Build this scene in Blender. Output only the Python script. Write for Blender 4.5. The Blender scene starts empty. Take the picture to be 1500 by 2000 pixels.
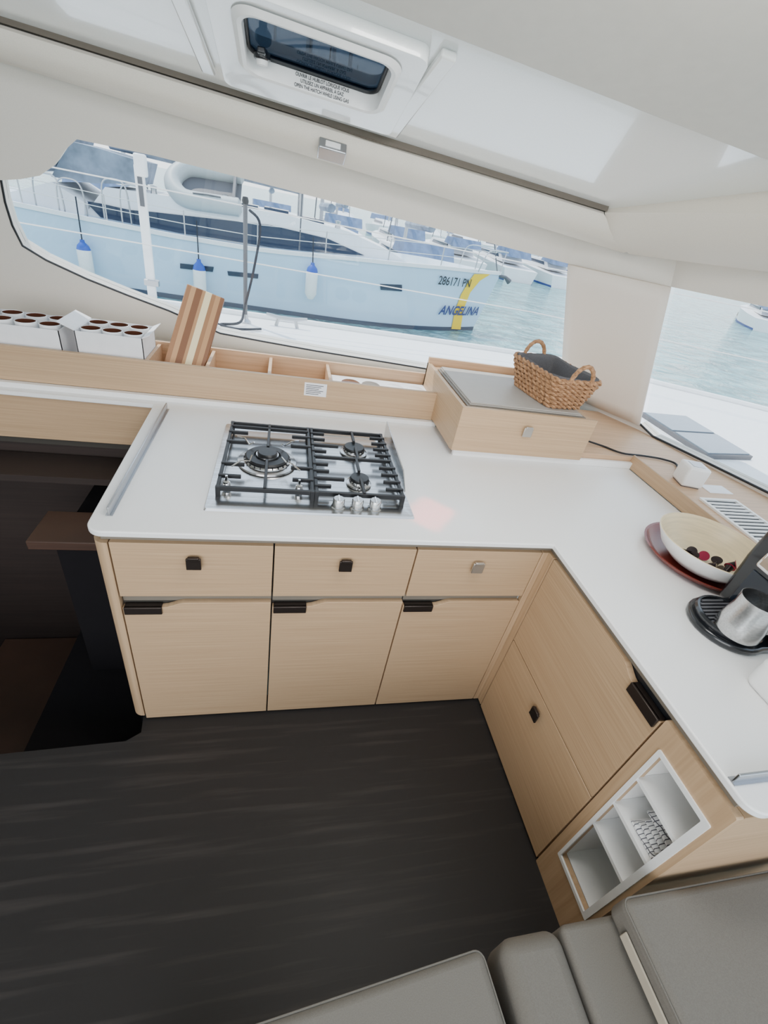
import bpy,bmesh,math,random
from mathutils import Vector,Matrix
V=Vector
random.seed(4)
C=bpy.context.scene.collection
H=1.78
RT=V((.971,-.1677,.17038)).normalized(); DN=V((.04276,-.57925,-.81403)).normalized(); FW=V((.2352,.79772,-.55531)).normalized()
CAM=V((0,0,H))
def ray(px,py): return RT*(px-750)+DN*(py-1000)+FW*880
def aZ(px,py,z): r=ray(px,py); return CAM+r*((z-H)/r.z)
def aY(px,py,y): r=ray(px,py); return CAM+r*(y/r.y)
def aX(px,py,x): r=ray(px,py); return CAM+r*(x/r.x)
def aP(px,py,n,p0): r=ray(px,py); return CAM+r*(n.dot(p0-CAM)/n.dot(r))
# ---------------------------------------------------------------- materials
def s2l(c): return tuple(((x/255)/12.92 if x/255<=.04045 else ((x/255+.055)/1.055)**2.4) for x in c)
def pm(name,rgb,rough=.5,metal=0,noise=None,bump=0,coat=0,emis=0,spec=.5,ramp=(.3,.7)):
    m=bpy.data.materials.new(name); m.use_nodes=True; nt=m.node_tree; b=nt.nodes['Principled BSDF']
    c=s2l(rgb); b.inputs['Base Color'].default_value=(*c,1); b.inputs['Roughness'].default_value=rough
    b.inputs['Metallic'].default_value=metal; b.inputs['Coat Weight'].default_value=coat
    b.inputs['Specular IOR Level'].default_value=spec
    if emis: b.inputs['Emission Color'].default_value=(*c,1); b.inputs['Emission Strength'].default_value=emis
    if noise is None: noise=((20,20,20),.03)
    sc,a=noise[:2]
    tc=nt.nodes.new('ShaderNodeTexCoord'); mp=nt.nodes.new('ShaderNodeMapping'); mp.inputs['Scale'].default_value=sc
    n=nt.nodes.new('ShaderNodeTexNoise'); n.inputs['Scale'].default_value=1; n.inputs['Detail'].default_value=4
    r=nt.nodes.new('ShaderNodeValToRGB'); r.color_ramp.elements[0].position=ramp[0]; r.color_ramp.elements[1].position=ramp[1]
    r.color_ramp.elements[0].color=(*[x*(1-a) for x in c],1); r.color_ramp.elements[1].color=(*[min(1,x*(1+a)) for x in c],1)
    if len(noise)>2: r.color_ramp.elements[1].color=(*s2l(noise[2]),1)
    L=nt.links.new
    L(tc.outputs['Object'],mp.inputs['Vector']); L(mp.outputs[0],n.inputs['Vector']); L(n.outputs['Fac'],r.inputs[0]); L(r.outputs[0],b.inputs['Base Color'])
    if bump:
        bp=nt.nodes.new('ShaderNodeBump'); bp.inputs['Strength'].default_value=bump; bp.inputs['Distance'].default_value=.01
        L(n.outputs['Fac'],bp.inputs['Height']); L(bp.outputs[0],b.inputs['Normal'])
    return m
def glassmat(name,tint,gloss=.06,rough=.02):
    m=bpy.data.materials.new(name); m.use_nodes=True; nt=m.node_tree; nt.nodes.remove(nt.nodes['Principled BSDF'])
    o=nt.nodes['Material Output']; t=nt.nodes.new('ShaderNodeBsdfTransparent'); t.inputs[0].default_value=(*tint,1)
    g=nt.nodes.new('ShaderNodeBsdfGlossy'); g.inputs['Roughness'].default_value=rough; mx=nt.nodes.new('ShaderNodeMixShader'); mx.inputs[0].default_value=gloss
    nt.links.new(t.outputs[0],mx.inputs[1]); nt.links.new(g.outputs[0],mx.inputs[2]); nt.links.new(mx.outputs[0],o.inputs[0]); return m
WOOD=pm('oak_veneer',(184,152,117),.45,noise=((2.5,2.5,260),.08,(195,164,129)),bump=.03)
WOODV=pm('oak_edge',(186,154,119),.45,noise=((90,90,3),.08,(197,166,131)))
WOODS=pm('oak_shelf',(196,160,126),.45,noise=((3,90,90),.10,(208,173,139)))
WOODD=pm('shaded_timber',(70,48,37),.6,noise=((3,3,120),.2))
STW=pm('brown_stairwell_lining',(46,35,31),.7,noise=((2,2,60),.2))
FLOOR=pm('charcoal_plank_floor',(42,39,38),.5,noise=((1.8,34,10),.08,(70,64,61)),bump=.08,ramp=(.52,.92),spec=.3)
TOP=pm('white_worktop',(246,245,243),.28,noise=((300,300,300),.02))
WHITE=pm('white_laminate',(240,240,238),.4)
WALL=pm('vinyl_wall_lining',(216,211,202),.6,noise=((400,400,400),.03),bump=.03)
PILL=pm('vinyl_pillar_lining',(222,213,202),.6,noise=((400,400,400),.03),bump=.03)
BEAM=pm('padded_pelmet_fabric',(218,211,198),.75,noise=((500,500,500),.05),bump=.06)
GEL=pm('gloss_gelcoat_ceiling',(238,240,238),.10,noise=((250,250,250),.02),bump=.03,coat=.8)
MATTE=pm('matte_headliner',(206,202,193),.6,noise=((30,30,30),.02))
BLACK=pm('black_gasket',(22,24,28),.5)
SLOT=pm('dark_shadow_gap',(58,54,48),.7)
GAP=pm('grey_brown_shadow_gap',(98,90,80),.8)
RECESS=pm('grey_recess_profile',(122,114,102),.5)
STEEL=pm('brushed_steel',(196,196,196),.22,metal=1,noise=((4,200,200),.14))
CHROME=pm('polished_chrome',(225,225,225),.1,metal=1)
ALU=pm('satin_aluminium',(180,182,186),.3,metal=1)
IRON=pm('black_cast_iron',(18,19,22),.4,noise=((200,200,200),.2))
BRZ=pm('bronze_handle',(58,50,46),.35,metal=.6)
NICKLIT=pm('nickel_knob',(190,184,176),.3,metal=.8)
SOFA=pm('grey_woven_upholstery',(112,107,99),.95,noise=((500,500,500),.10),bump=.08)
STRAP=pm('pale_strap_webbing',(178,168,150),.9)
CARD=pm('white_cardboard',(236,236,238),.6)
CUP=pm('ceramic_white',(240,240,240),.25)
BROWN=pm('brown_glaze',(92,56,42),.15)
WICK=pm('water_hyacinth_wicker',(150,106,70),.7,noise=((70,70,120),.35,(190,144,102)),bump=.4)
LINER=pm('dark_grey_cloth',(88,87,90),.9,noise=((200,200,200),.12),bump=.1)
MAT1=pm('taupe_board',(170,164,156),.5)
MAT2=pm('dark_taupe_board',(120,112,102),.5)
BAMB=pm('pale_bamboo',(226,208,170),.4,noise=((8,8,120),.12))
RED=pm('red_brown_lacquer',(116,42,32),.25)
PLB=pm('black_plastic',(26,28,32),.22,coat=.3)
PLD=pm('dark_glass',(24,32,44),.08)
PLG=pm('pale_reflective_glass',(120,136,150),.08)  # pale tone puts reflections into the glass colour
PLW=pm('white_plastic',(240,240,238),.35)
MAG=pm('magenta_foil',(150,34,66),.25,metal=.5)
CAPD=pm('dark_foil',(44,34,36),.25,metal=.5)
HULL=pm('pale_blue_gelcoat',(188,214,233),.2,noise=((.6,.6,.6),.05))  # blue of the hull is water reflection put into the colour
DECKW=pm('white_deck_moulding',(238,238,238),.5)
NAVY=pm('navy_lettering',(16,52,116),.5)
BOOT=pm('boot_stripe_paint',(52,66,86),.5)
GREYW=pm('smoked_cabin_glass',(44,54,72),.12)
YEL=pm('yellow_hull_stripe',(255,206,24),.5)
BLUE=pm('blue_fender_cap',(24,76,170),.4)
INK=pm('dark_lettering',(16,20,30),.5)
INKG=pm('grey_lettering',(90,90,94),.5)
CANV=pm('grey_canvas_cover',(128,138,152),.8,noise=((3,3,3),.3),bump=.3)
CANB=pm('faded_blue_canvas',(104,124,156),.8,noise=((3,3,3),.2))
RUB=pm('grey_dinghy_rubber',(176,182,182),.5)
ROPE=pm('dark_rope',(40,42,50),.8)
ROPEW=pm('pale_rope',(224,220,216),.8)
TEAK=pm('timber_dock',(150,142,132),.7)
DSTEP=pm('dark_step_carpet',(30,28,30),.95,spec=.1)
PANE=glassmat('clear_pane',(.96,.98,.98),.03)
HGL=glassmat('tinted_hatch_glass',(.13,.17,.21),.05)
SEA=pm('harbour_water',(116,162,164),.10,noise=((.8,1.9,1),.32),spec=.6,ramp=(.38,.62))  # colour noise paints ripple reflections that an even sky lacks
nt=SEA.node_tree; b=nt.nodes['Principled BSDF']
n2=nt.nodes.new('ShaderNodeTexNoise'); n2.inputs['Scale'].default_value=1.3; n2.inputs['Detail'].default_value=5; n2.inputs['Distortion'].default_value=1.0
tc=nt.nodes.new('ShaderNodeTexCoord'); nt.links.new(tc.outputs['Object'],n2.inputs['Vector'])
bp=nt.nodes.new('ShaderNodeBump'); bp.inputs['Strength'].default_value=1; bp.inputs['Distance'].default_value=.3
nt.links.new(n2.outputs['Fac'],bp.inputs['Height']); nt.links.new(bp.outputs[0],b.inputs['Normal'])
def stripes():
    m=bpy.data.materials.new('striped_board_wood'); m.use_nodes=True; nt=m.node_tree; b=nt.nodes['Principled BSDF']; b.inputs['Roughness'].default_value=.5
    tc=nt.nodes.new('ShaderNodeTexCoord'); sp=nt.nodes.new('ShaderNodeSeparateXYZ'); mr=nt.nodes.new('ShaderNodeMapRange')
    mr.inputs['From Min'].default_value=-.082; mr.inputs['From Max'].default_value=.082
    r=nt.nodes.new('ShaderNodeValToRGB'); r.color_ramp.interpolation='CONSTANT'; e=r.color_ramp.elements
    cs=[(0,(150,108,76)),(.14,(184,142,102)),(.26,(120,80,54)),(.42,(170,128,90)),(.5,(226,210,170)),(.66,(150,108,74)),(.76,(176,134,94)),(.88,(124,84,58))]
    e[0].position=0; e[0].color=(*s2l(cs[0][1]),1); e[1].position=.14; e[1].color=(*s2l(cs[1][1]),1)
    for p,c in cs[2:]:
        k=e.new(p); k.color=(*s2l(c),1)
    L=nt.links.new; L(tc.outputs['Object'],sp.inputs[0]); L(sp.outputs[0],mr.inputs[0]); L(mr.outputs[0],r.inputs[0]); L(r.outputs[0],b.inputs['Base Color']); return m
STR=stripes()
# ---------------------------------------------------------------- builders
def Wm(o):
    m=Matrix.Identity(4)
    while o is not None: m=o.matrix_basis@m; o=o.parent
    return m
def T(o,label,cat,group=None):
    o['label']=label; o['category']=cat
    if group: o['group']=group
    return o
def E(name,loc,label,cat,group=None,rz=0):
    o=bpy.data.objects.new(name,None); C.objects.link(o); o.location=loc; o.rotation_euler=(0,0,rz); o.empty_display_size=.05
    return T(o,label,cat,group)
class MB:
    def __init__(s): s.bm=bmesh.new()
    def box(s,x0,x1,y0,y1,z0,z1,M=None):
        vs=[s.bm.verts.new((x,y,z)) for z in (z0,z1) for y in (y0,y1) for x in (x0,x1)]
        if M:
            for v in vs: v.co=M@v.co
        for f in ((0,2,3,1),(4,5,7,6),(0,1,5,4),(2,6,7,3),(0,4,6,2),(1,3,7,5)): s.bm.faces.new([vs[i] for i in f])
        return s
    def prism(s,pts,off,pts2=None):
        off=V(off) if off is not None else None
        a=[s.bm.verts.new(p) for p in pts]; b=[s.bm.verts.new((V(p)+off) if pts2 is None else q) for p,q in zip(pts,pts2 or pts)]
        n=len(a); s.bm.faces.new(a[::-1]); s.bm.faces.new(b)
        for i in range(n): s.bm.faces.new((a[i],a[(i+1)%n],b[(i+1)%n],b[i]))
        return s
    def grid(s,rows,closeU=False,closeV=False):
        g=[[s.bm.verts.new(p) for p in r] for r in rows]; R=len(g); Q=len(g[0])
        for i in range(R if closeV else R-1):
            for j in range(Q if closeU else Q-1):
                f=[g[i][j],g[i][(j+1)%Q],g[(i+1)%R][(j+1)%Q],g[(i+1)%R][j]]
                s.bm.faces.new(f)
        return g
    def tube(s,pts,r,n=8,closed=False):
        pts=[V(p) for p in pts]; N=len(pts); rows=[]; up=None
        for i,p in enumerate(pts):
            if closed: t=(pts[(i+1)%N]-pts[i-1]).normalized()
            else: t=(pts[min(i+1,N-1)]-pts[max(i-1,0)]).normalized()
            if up is None: up=t.orthogonal().normalized()
            up=(up-t*up.dot(t)); 
            if up.length<1e-6: up=t.orthogonal()
            up.normalize(); w=t.cross(up)
            rr=r[i] if isinstance(r,(list,tuple)) else r
            rows.append([p+(up*math.cos(a)+w*math.sin(a))*rr for a in [2*math.pi*k/n for k in range(n)]])
        g=s.grid(rows,True,closed)
        if not closed: s.bm.faces.new(g[0][::-1]); s.bm.faces.new(g[-1])
        return s
    def lathe(s,prof,c,n=32,M=None,caps=(1,1)):
        c=V(c); rows=[]
        for r,z in prof:
            rows.append([])
            for k in range(n):
                a=2*math.pi*k/n; p=V((r*math.cos(a),r*math.sin(a),z))
                if M: p=M@p
                rows[-1].append(p+c)
        g=s.grid(rows,True)
        if prof[0][0]>1e-5 and caps[0]: s.bm.faces.new(g[0][::-1])
        if prof[-1][0]>1e-5 and caps[1]: s.bm.faces.new(g[-1])
        return s
    def build(s,name,mat,parent=None,bevel=0,seg=2,smooth=True,kind=None,ang=35,label=None):
        bmesh.ops.remove_doubles(s.bm,verts=s.bm.verts,dist=1e-6)
        bmesh.ops.recalc_face_normals(s.bm,faces=s.bm.faces)
        me=bpy.data.meshes.new(name); s.bm.to_mesh(me); s.bm.free()
        me.materials.append(mat)
        o=bpy.data.objects.new(name,me); C.objects.link(o)
        if parent is not None: me.transform(Wm(parent).inverted()); o.parent=parent
        if smooth:
            me.shade_smooth(); me.set_sharp_from_angle(angle=math.radians(ang))
        if bevel:
            b=o.modifiers.new('b','BEVEL'); b.width=bevel; b.segments=seg; b.limit_method='ANGLE'; b.angle_limit=math.radians(40)
        if kind: o['kind']=kind
        if label: o['label']=label
        return o
def bx(x0,x1,y0,y1,z0,z1,M=None): return MB().box(x0,x1,y0,y1,z0,z1,M)
def st(mb,name,mat,**k): return mb.build(name,mat,kind='structure',**k)
def kids(o): return [c for c in bpy.data.objects if c.parent==o]
def dup(root,loc,rz=None,label=None):
    r=root.copy(); C.objects.link(r); r.location=loc
    if rz is not None: r.rotation_euler=(0,0,rz)
    if label: r['label']=label
    for ch in kids(root):
        c=ch.copy(); C.objects.link(c); c.parent=r
        for g in kids(ch):
            d=g.copy(); C.objects.link(d); d.parent=c
    return r
def text(s,size,fn,name,mat,parent,sx=1.0,bold=0):
    cu=bpy.data.curves.new('t','FONT'); cu.body=s; cu.size=size; cu.align_x='CENTER'; cu.align_y='CENTER'; cu.offset=bold
    to=bpy.data.objects.new('t',cu); C.objects.link(to)
    dg=bpy.context.evaluated_depsgraph_get(); me=bpy.data.meshes.new_from_object(to.evaluated_get(dg)); bpy.data.objects.remove(to)
    me.name=name
    for v in me.vertices: v.co=fn(v.co.x*sx,v.co.y,v.co.z)
    me.materials.clear(); me.materials.append(mat)
    o=bpy.data.objects.new(name,me); C.objects.link(o)
    if parent is not None: me.transform(Wm(parent).inverted()); o.parent=parent
    return o
def arc(cx,cy,r,a0,a1,n=6): return [(cx+r*math.cos(math.radians(a0+(a1-a0)*i/n)),cy+r*math.sin(math.radians(a0+(a1-a0)*i/n))) for i in range(n+1)]
def rrect(x0,x1,y0,y1,r,n=6): return arc(x0+r,y0+r,r,180,270,n)+arc(x1-r,y0+r,r,270,360,n)+arc(x1-r,y1-r,r,0,90,n)+arc(x0+r,y1-r,r,90,180,n)
def holed(outer,hole,off):
    mb=MB(); bm=mb.bm; off=V(off); layers=[]
    for o in (V((0,0,0)),off):
        la=[bm.verts.new(V(p)+o) for p in outer]; lb=[bm.verts.new(V(p)+o) for p in hole]
        es=[bm.edges.new((l[i],l[(i+1)%len(l)])) for l in (la,lb) for i in range(len(l))]
        bmesh.ops.triangle_fill(bm,use_beauty=True,use_dissolve=False,edges=es); layers.append((la,lb))
    for l in (0,1):
        a=layers[0][l]; b=layers[1][l]
        for i in range(len(a)): bm.faces.new((a[i],a[(i+1)%len(a)],b[(i+1)%len(a)],b[i]))
    return mb
def smoothpath(P,n=6):
    out=[]
    for i in range(len(P)-1):
        p0=P[max(i-1,0)];p1=P[i];p2=P[i+1];p3=P[min(i+2,len(P)-1)]
        for k in range(n):
            t=k/n; out.append(.5*((2*p1)+(-p0+p2)*t+(2*p0-5*p1+4*p2-p3)*t*t+(-p0+3*p1-3*p2+p3)*t**3))
    out.append(P[-1]); return out
# ---------------------------------------------------------------- SETTING
st(MB().prism([(-3,-2,0),(2.2,-2,0),(2.2,1.16,0),(-.47,1.16,0),(-.455,1.03,0),(-.50,1.0,0),(-3,.90,0)],(0,0,-.06)),'floor',FLOOR,smooth=False)
def cz(x,y): return 1.985+.25*(2-y)-.05*x
def cp(x,y,dz=0): return V((x,y,cz(x,y)+dz))
HX0,HX1,HY0,HY1=-.135,.25,1.505,1.775
hole=[cp(x,y) for x,y in rrect(HX0,HX1,HY0,HY1,.045)]
st(holed([cp(-2.6,-1.6),cp(2.3,-1.6),cp(2.3,2.28),cp(-2.6,2.28)],hole,(0,0,.05)),'ceiling',GEL,smooth=False)
hole2=[cp(x,y,.002) for x,y in rrect(HX0,HX1,HY0,HY1,.045)]
st(holed([cp(x,y,.0) for x,y in rrect(-.20,.315,1.46,1.90,.03)],hole2,(0,0,-.028)),'trim_1',GEL,bevel=.008,seg=3)
st(MB().prism([cp(x,y,0) for x,y in [(-2.6,-1.6),(2.2,-1.6),(2.2,1.37),(-2.6,1.37)]],(0,0,-.022)),'trim_2',MATTE,bevel=.006)
st(MB().prism([cp(.335,1.45),cp(.375,1.45),cp(.345,1.93),cp(.295,1.93)],(0,0,-.018)).prism([cp(-.30,1.40),cp(-.26,1.40),cp(-.225,1.90),cp(-.265,1.90)],(0,0,-.018)),'trim_3',GEL,bevel=.005)
mb=MB(); rows=[]
for X in [-2.6,-1.5,-.8,0,.6,1.24]:
    f=(X+.8)/2.04; Xl=X+.24*max(0,min(1,f))
    A=V((X,2.0,1.968-.05*X)); B=V((Xl,2.1,1.887-.0637*Xl)); D=V((Xl+.05,2.32,B.z)); m=(A+B)/2+V((0,-.03,-.02))
    rows.append([A+V((0,.2,-.01)),A+V((0,.03,.002)),A+V((0,.008,.002)),A+V((0,0,-.006)),(A+m)/2+V((0,-.008,-.006)),m,(m+B)/2+V((0,-.004,-.010)),B+V((0,.0,0)),B+V((0,.02,-.006)),D])
mb.grid(rows); st(mb,'trim_4',BEAM)
st(MB().prism([(-2.6,1.992,2.118),(-2.6,1.992,2.106),(.05,1.992,1.970),(.25,1.985,1.953),(.5,1.985,1.944),(1.24,1.985,1.910),(1.24,1.985,1.93),(.34,1.985,1.977),(.1,1.992,1.985)],(0,.03,0)),'trim_6',GAP,smooth=False)  # dark strip paints in the groove's shadow along the pelmet top
mb=MB(); rows=[]
for k in (0,.3,.6,1,1.5,2.2,3.2):
    A=V((1.24,2.0,1.906))+V((.216,-.536,.056))*k; B=V((1.48,2.1,1.793))+V((.258,-.483,.034))*k; D=B+V((.22,.10,0)); m=(A+B)/2+V((-.025,-.01,-.025))
    rows.append([A+V((.12,.06,.16)),A+V((.02,.01,.02)),A,(A+m)/2+V((-.006,0,-.008)),m,(m+B)/2+V((0,0,-.008)),B,B+V((.02,.01,-.006)),D])
mb.grid(rows); st(mb,'trim_5',BEAM)
nS=V((0,1,.35)).normalized(); pS=V((0,2.5,1.1))
def S(px,py): return aP(px,py,nS,pS)
def Sxz(x,z): return V((x,2.5-.35*(z-1.1),z))
winpx=[(1110,515),(1000,486),(850,446),(650,394),(450,342),(300,304),(150,272),(128,292),(108,322),(78,343),(40,350),(2,352),(10,395),(24,440),(44,480),(90,508),(170,545),(250,577),(330,607),(380,629),(430,651),(520,668),(620,686),(720,702),(830,720)]
W=[S(*p) for p in winpx]
Sb=S(1100,705); TR=W[0]; k_=(1.015-TR.z)/(Sb.z-TR.z); BR=TR+(Sb-TR)*k_
W2=W+[Sxz(1.2,1.02),BR]
outer=[Sxz(-2.6,.85),Sxz(BR.x+.06,.85)]+[BR,Sxz(1.2,1.02)]+W[::-1][:-1]+[TR]+[Sxz(TR.x-.06,1.95),Sxz(-2.6,2.15)]
mb=MB(); mb.prism(outer,nS*.06); mb.build('wall_back',WALL,kind='structure',smooth=False)
w=MB().tube(W2[11:]+[W2[-1]+V((.01,0,0))],.0045,8).build('window_1',BLACK,kind='structure')
MB().prism([q+nS*.035 for q in W2],nS*.004).build('window_pane',PANE,w,smooth=False)
A=V((1.98,2.07,1.0)); e=V((.21,-.67,0)).normalized(); Ct=V((1.75,2.06,1.70))
up=(Ct-A).normalized(); nF=e.cross(up).normalized(); 
if nF.x<0: nF=-nF
def F(px,py): return aP(px,py,nF,A)
f1=F(1310,560); f2=F(1250,828); f3=F(1275,852); f4=F(1380,903); f5=F(1500,962); f5b=f5+(f5-f4).normalized()*1.2; f6=F(1500,600); f6b=f6+(f6-f1).normalized()*1.3
fw=[f1,f2,f3,f4,f5,f5b,f6b,f6]
dn=-up
FB=f2+dn*.14; FT=f1+up*.25
mb=MB()
mb.prism([f2,f3,f4,f5,f5b,f5b+dn*.2+e*1,FB+dn*.1],nF*.05)
mb.prism([f1,f6,f6b,f6b+up*.35,FT],nF*.05)
mb.prism([f6b,f5b,f5b+e*.6,f6b+e*.6],nF*.05)
mb.build('wall_right',WALL,kind='structure',smooth=False)
w=MB().tube([f2,f3,f4,f5,f5b],.006,8).build('window_2',BLACK,kind='structure')
MB().prism([q+nF*.03 for q in fw],nF*.004).build('window_pane',PANE,w,smooth=False)
col1=[Sxz(TR.x-.06,1.95),TR,BR,Sxz(BR.x+.06,.85)]
col2=[FT,f1,f2,FB+dn*.1]
def patch(a,b,c,d,n=10):
    return [[(a.lerp(b,j/n)).lerp(c.lerp(d,j/n),i/n) for j in range(n+1)] for i in range(n+1)]
mb=MB()
for i in range(3): mb.grid(patch(col1[i],col2[i],col1[i+1],col2[i+1]))
mb.build('wall_corner',WALL,kind='structure',ang=60)
off=V((-.5,-.8,0)).normalized()*.012
mb=MB(); mb.grid([[p+off for p in r_] for r_ in patch(TR,f1,BR,f2)])
o=mb.build('trim_7',PILL,kind='structure',ang=60); sm=o.modifiers.new('s','SOLIDIFY'); sm.thickness=.014
st(MB().prism([(-2.6,2.285,1.06),(1.7,2.285,1.0),(1.72,2.53,1.0),(-2.6,2.52,1.06)],(0,0,-.06)),'trim_8',WALL,smooth=False)
# ---------------------------------------------------------------- CEILING ITEMS
h=E('roof_hatch',cp(.06,1.64,.02),'tinted rectangular roof hatch with rounded corners set in the white ceiling','hatch')
rr=rrect(HX0,HX1,HY0,HY1,.045); ri=rrect(HX0+.010,HX1-.010,HY0+.010,HY1-.010,.04); rg=rrect(HX0-.012,HX1+.012,HY0-.012,HY1+.012,.05)
GD=.008
mb=MB(); mb.grid([[cp(x,y,-.029) for x,y in rg],[cp(x,y,-.038) for x,y in rr],[cp(x,y,-.036) for x,y in ri],[cp(x,y,GD+.01) for x,y in ri],[cp(x,y,GD+.01) for x,y in rg]],True)
mb.build('frame',PLW,h)
MB().prism([cp(x,y,GD) for x,y in rrect(HX0+.011,HX1-.011,HY0+.011,HY1-.011,.04)],(0,0,.008)).build('hatch_glass',HGL,h,smooth=False)
mb=MB(); mb.tube([cp(x,y,GD-.004) for x,y in rrect(HX0+.015,HX1-.015,HY0+.015,HY1-.015,.036)],.005,6,True); mb.build('gasket',BLACK,h)
mb=MB(); mb.lathe([(0.022,0),(.022,.014),(.014,.020),(.012,.024),(0,.025)],cp(-.085,1.72,-.020),20); mb.box(-.095,-.075,1.67,1.735,cz(-.085,1.7)-.02,cz(-.085,1.7)-.006); mb.build('latch_handle',PLB,h,bevel=.003)
MB().lathe([(0.014,0),(.016,.012),(0,.014)],cp(-.085,1.72,-.030),16).build('latch_button',PLW,h)
def hf(x,y,z): return V((.080+x,HY1-.0125,cz(.080+x,HY1)-.015+y))
text('OUVRIR LE HUBLOT LORSQUE VOUS\nUTILISEZ UN APPAREIL A GAZ\nOPEN THE HATCH WHILE USING GAS',.0115,hf,'warning_text',INK,h,sx=.80,bold=.0002)
pc=aY(650,286,1.99)
l=E('pelmet_light',pc,'small rectangular silver light on the padded beam above the window','light')
Mx=Matrix.Translation(pc)@Matrix.Rotation(math.radians(2.5),4,'Y')@Matrix.Rotation(math.radians(-35),4,'X')
bx(-.048,.048,-.006,.05,-.018,.018,Mx).build('housing',ALU,l,bevel=.004)
bx(-.026,.026,-.010,.0,-.009,.009,Mx).build('diffuser',PLW,l,bevel=.002)
# ---------------------------------------------------------------- BASE CABINETS
FY=1.08
def knob(parent,c,ax,mat,name='knob',lab=None):
    M=Matrix.Translation(c)@(Matrix.Rotation(-math.pi/2,4,'Z') if ax=='X' else Matrix.Identity(4))
    mb=bx(-.021,.021,-.018,-.010,-.021,.021,M); mb.box(-.008,.008,-.011,.002,-.008,.008,M); mb.box(-.016,.016,-.02,-.009,.014,.026,M)
    return mb.build(name,mat,parent,bevel=.002,label=lab)
labs=['oak base cabinet at the left end of the run, with rounded end post','middle oak base cabinet, directly below the cooktop knobs','oak base cabinet against the inner corner, with pale lit knob']
for i,(x0,x1) in enumerate([(-.447,.000),(.005,.455),(.460,.914)]):
    r=E('base_cabinet',(x0,1.10,0),labs[i],'cabinet','oak base cabinets under the cooktop run')
    bx(x0-.002,x1+.002,1.103,1.90,.02,.884).build('body',SLOT,r)
    bx(x0,x1,1.10,1.104,.635,.675).build('slot_panel',RECESS,r)
    d=bx(x0,x1,FY,1.10,.672,.884).build('drawer',WOOD,r,bevel=.0015)
    knob(d,V(((x0+x1)/2-.003,FY,.82)),'Y',[BRZ,BRZ,NICKLIT][i])  # third knob's paler metal paints in its reflected light
    pts=[(x0,.012),(x1,.012),(x1,.642)]+[(x0+.115+.065*(1-t),.622+.020*(1-t)**2*(3-2*(1-t))) for t in [0,.2,.4,.6,.8,1]]+[(x0,.622)]
    dd=MB().prism([(a,FY,b) for a,b in pts],(0,.02,0)).build('door',WOOD,r,bevel=.0015,smooth=False)
    mb=bx(x0+.004,x0+.113,FY-.007,FY+.004,.597,.627); mb.box(x0+.004,x0+.113,FY-.003,FY+.02,.6225,.627); mb.build('handle',BRZ,dd,bevel=.002)
    if i==0:
        pp=[(-.451,FY)]+[(-.451,1.9),(-.492,1.9)]+[(x,y) for x,y in arc(-.457,FY+.035,.035,180,270,6)]
        MB().prism([(a,b,.03) for a,b in pp],(0,0,.852)).build('end_panel',WOODV,r)
    bx(x0,x1,1.095,1.12,0,.022).build('plinth',SLOT,r)
r=E('corner_post',(.93,1.1,0),'narrow oak filler strips closing the inner corner of the cabinets','post')
bx(.917,.94,FY,1.10,.012,.884).build('strip',WOODV,r,bevel=.001); bx(.9405,.96,1.050,1.10,.012,.884).build('strip',WOODV,r,bevel=.001)
FX=.94
r=E('base_cabinet',(1.0,.75,0),'oak cabinet on the right run with a large door above a deep drawer','cabinet')
bx(.962,1.66,.464,1.07,.02,.884).build('body',BLACK,r)
pts=[(1.045,.467),(1.045,.884)]+[(.645-.065*t,.884-.024*t*t*(3-2*t)) for t in [0,.2,.4,.6,.8,1]]+[(.469,.860),(.469,.467)]
dd=MB().prism([(FX,a,b) for a,b in pts],(.02,0,0)).build('door',WOOD,r,bevel=.001,smooth=False)
mb=bx(FX-.007,FX+.004,.473,.580,.832,.865); mb.box(FX-.003,FX+.02,.473,.580,.8605,.865); mb.build('handle',BRZ,dd,bevel=.002)
d=bx(FX,FX+.02,.469,1.045,.012,.461).build('drawer',WOOD,r,bevel=.001)
knob(d,V((FX,.772,.395)),'X',BRZ)
bx(.955,.98,.467,1.07,0,.022).build('plinth',SLOT,r)
r=E('open_shelf_cabinet',(1.2,.35,0),'narrow oak end cabinet with open white lined cubbyholes','cabinet')
oy0,oy1,oz0,oz1=.262,.43,.165,.812
ol=[(FX,y,z) for y,z in rrect(.248,.463,.0,.884,.004,2)]; hl=[(FX,y,z) for y,z in rrect(oy0+.016,oy1-.008,oz0+.012,oz1-.012,.003,2)]
holed(ol,hl,(.02,0,0)).build('front_frame',WOODV,r,smooth=False)
hl2=[(FX-.004,y,z) for y,z in rrect(oy0,oy1,oz0,oz1,.004,2)]; hl3=[(FX-.004,y,z) for y,z in rrect(oy0+.017,oy1-.010,oz0+.014,oz1-.014,.003,2)]
holed(hl2,hl3,(.006,0,0)).build('white_frame',WHITE,r,smooth=False)
mb=bx(.962,1.66,.2485,.262,.0,.884); mb.box(.962,1.66,.450,.461,.0,.884); mb.box(1.64,1.66,.262,.45,0,.884); mb.build('side_panel',WOOD,r)
mb=bx(.962,1.25,oy0+.006,oy0+.014,oz0,oz1); mb.box(.962,1.25,oy1-.006,oy1+.002,oz0,oz1); mb.box(1.244,1.25,oy0,oy1,oz0,oz1); mb.box(.962,1.25,oy0,oy1,oz0+.002,oz0+.012); mb.box(.962,1.25,oy0,oy1,oz1-.01,oz1); mb.build('liner',WHITE,r)
for z in (.415,.545,.68): bx(.942,1.244,oy0+.0145,oy1-.0065,z-.006,z+.006).build('shelf',WHITE,r)
bx(.962,1.64,.262,.45,.86,.884).build('top_rail',WOODV,r)
TW=pm('checked_cotton',(232,232,232),.9)
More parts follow.
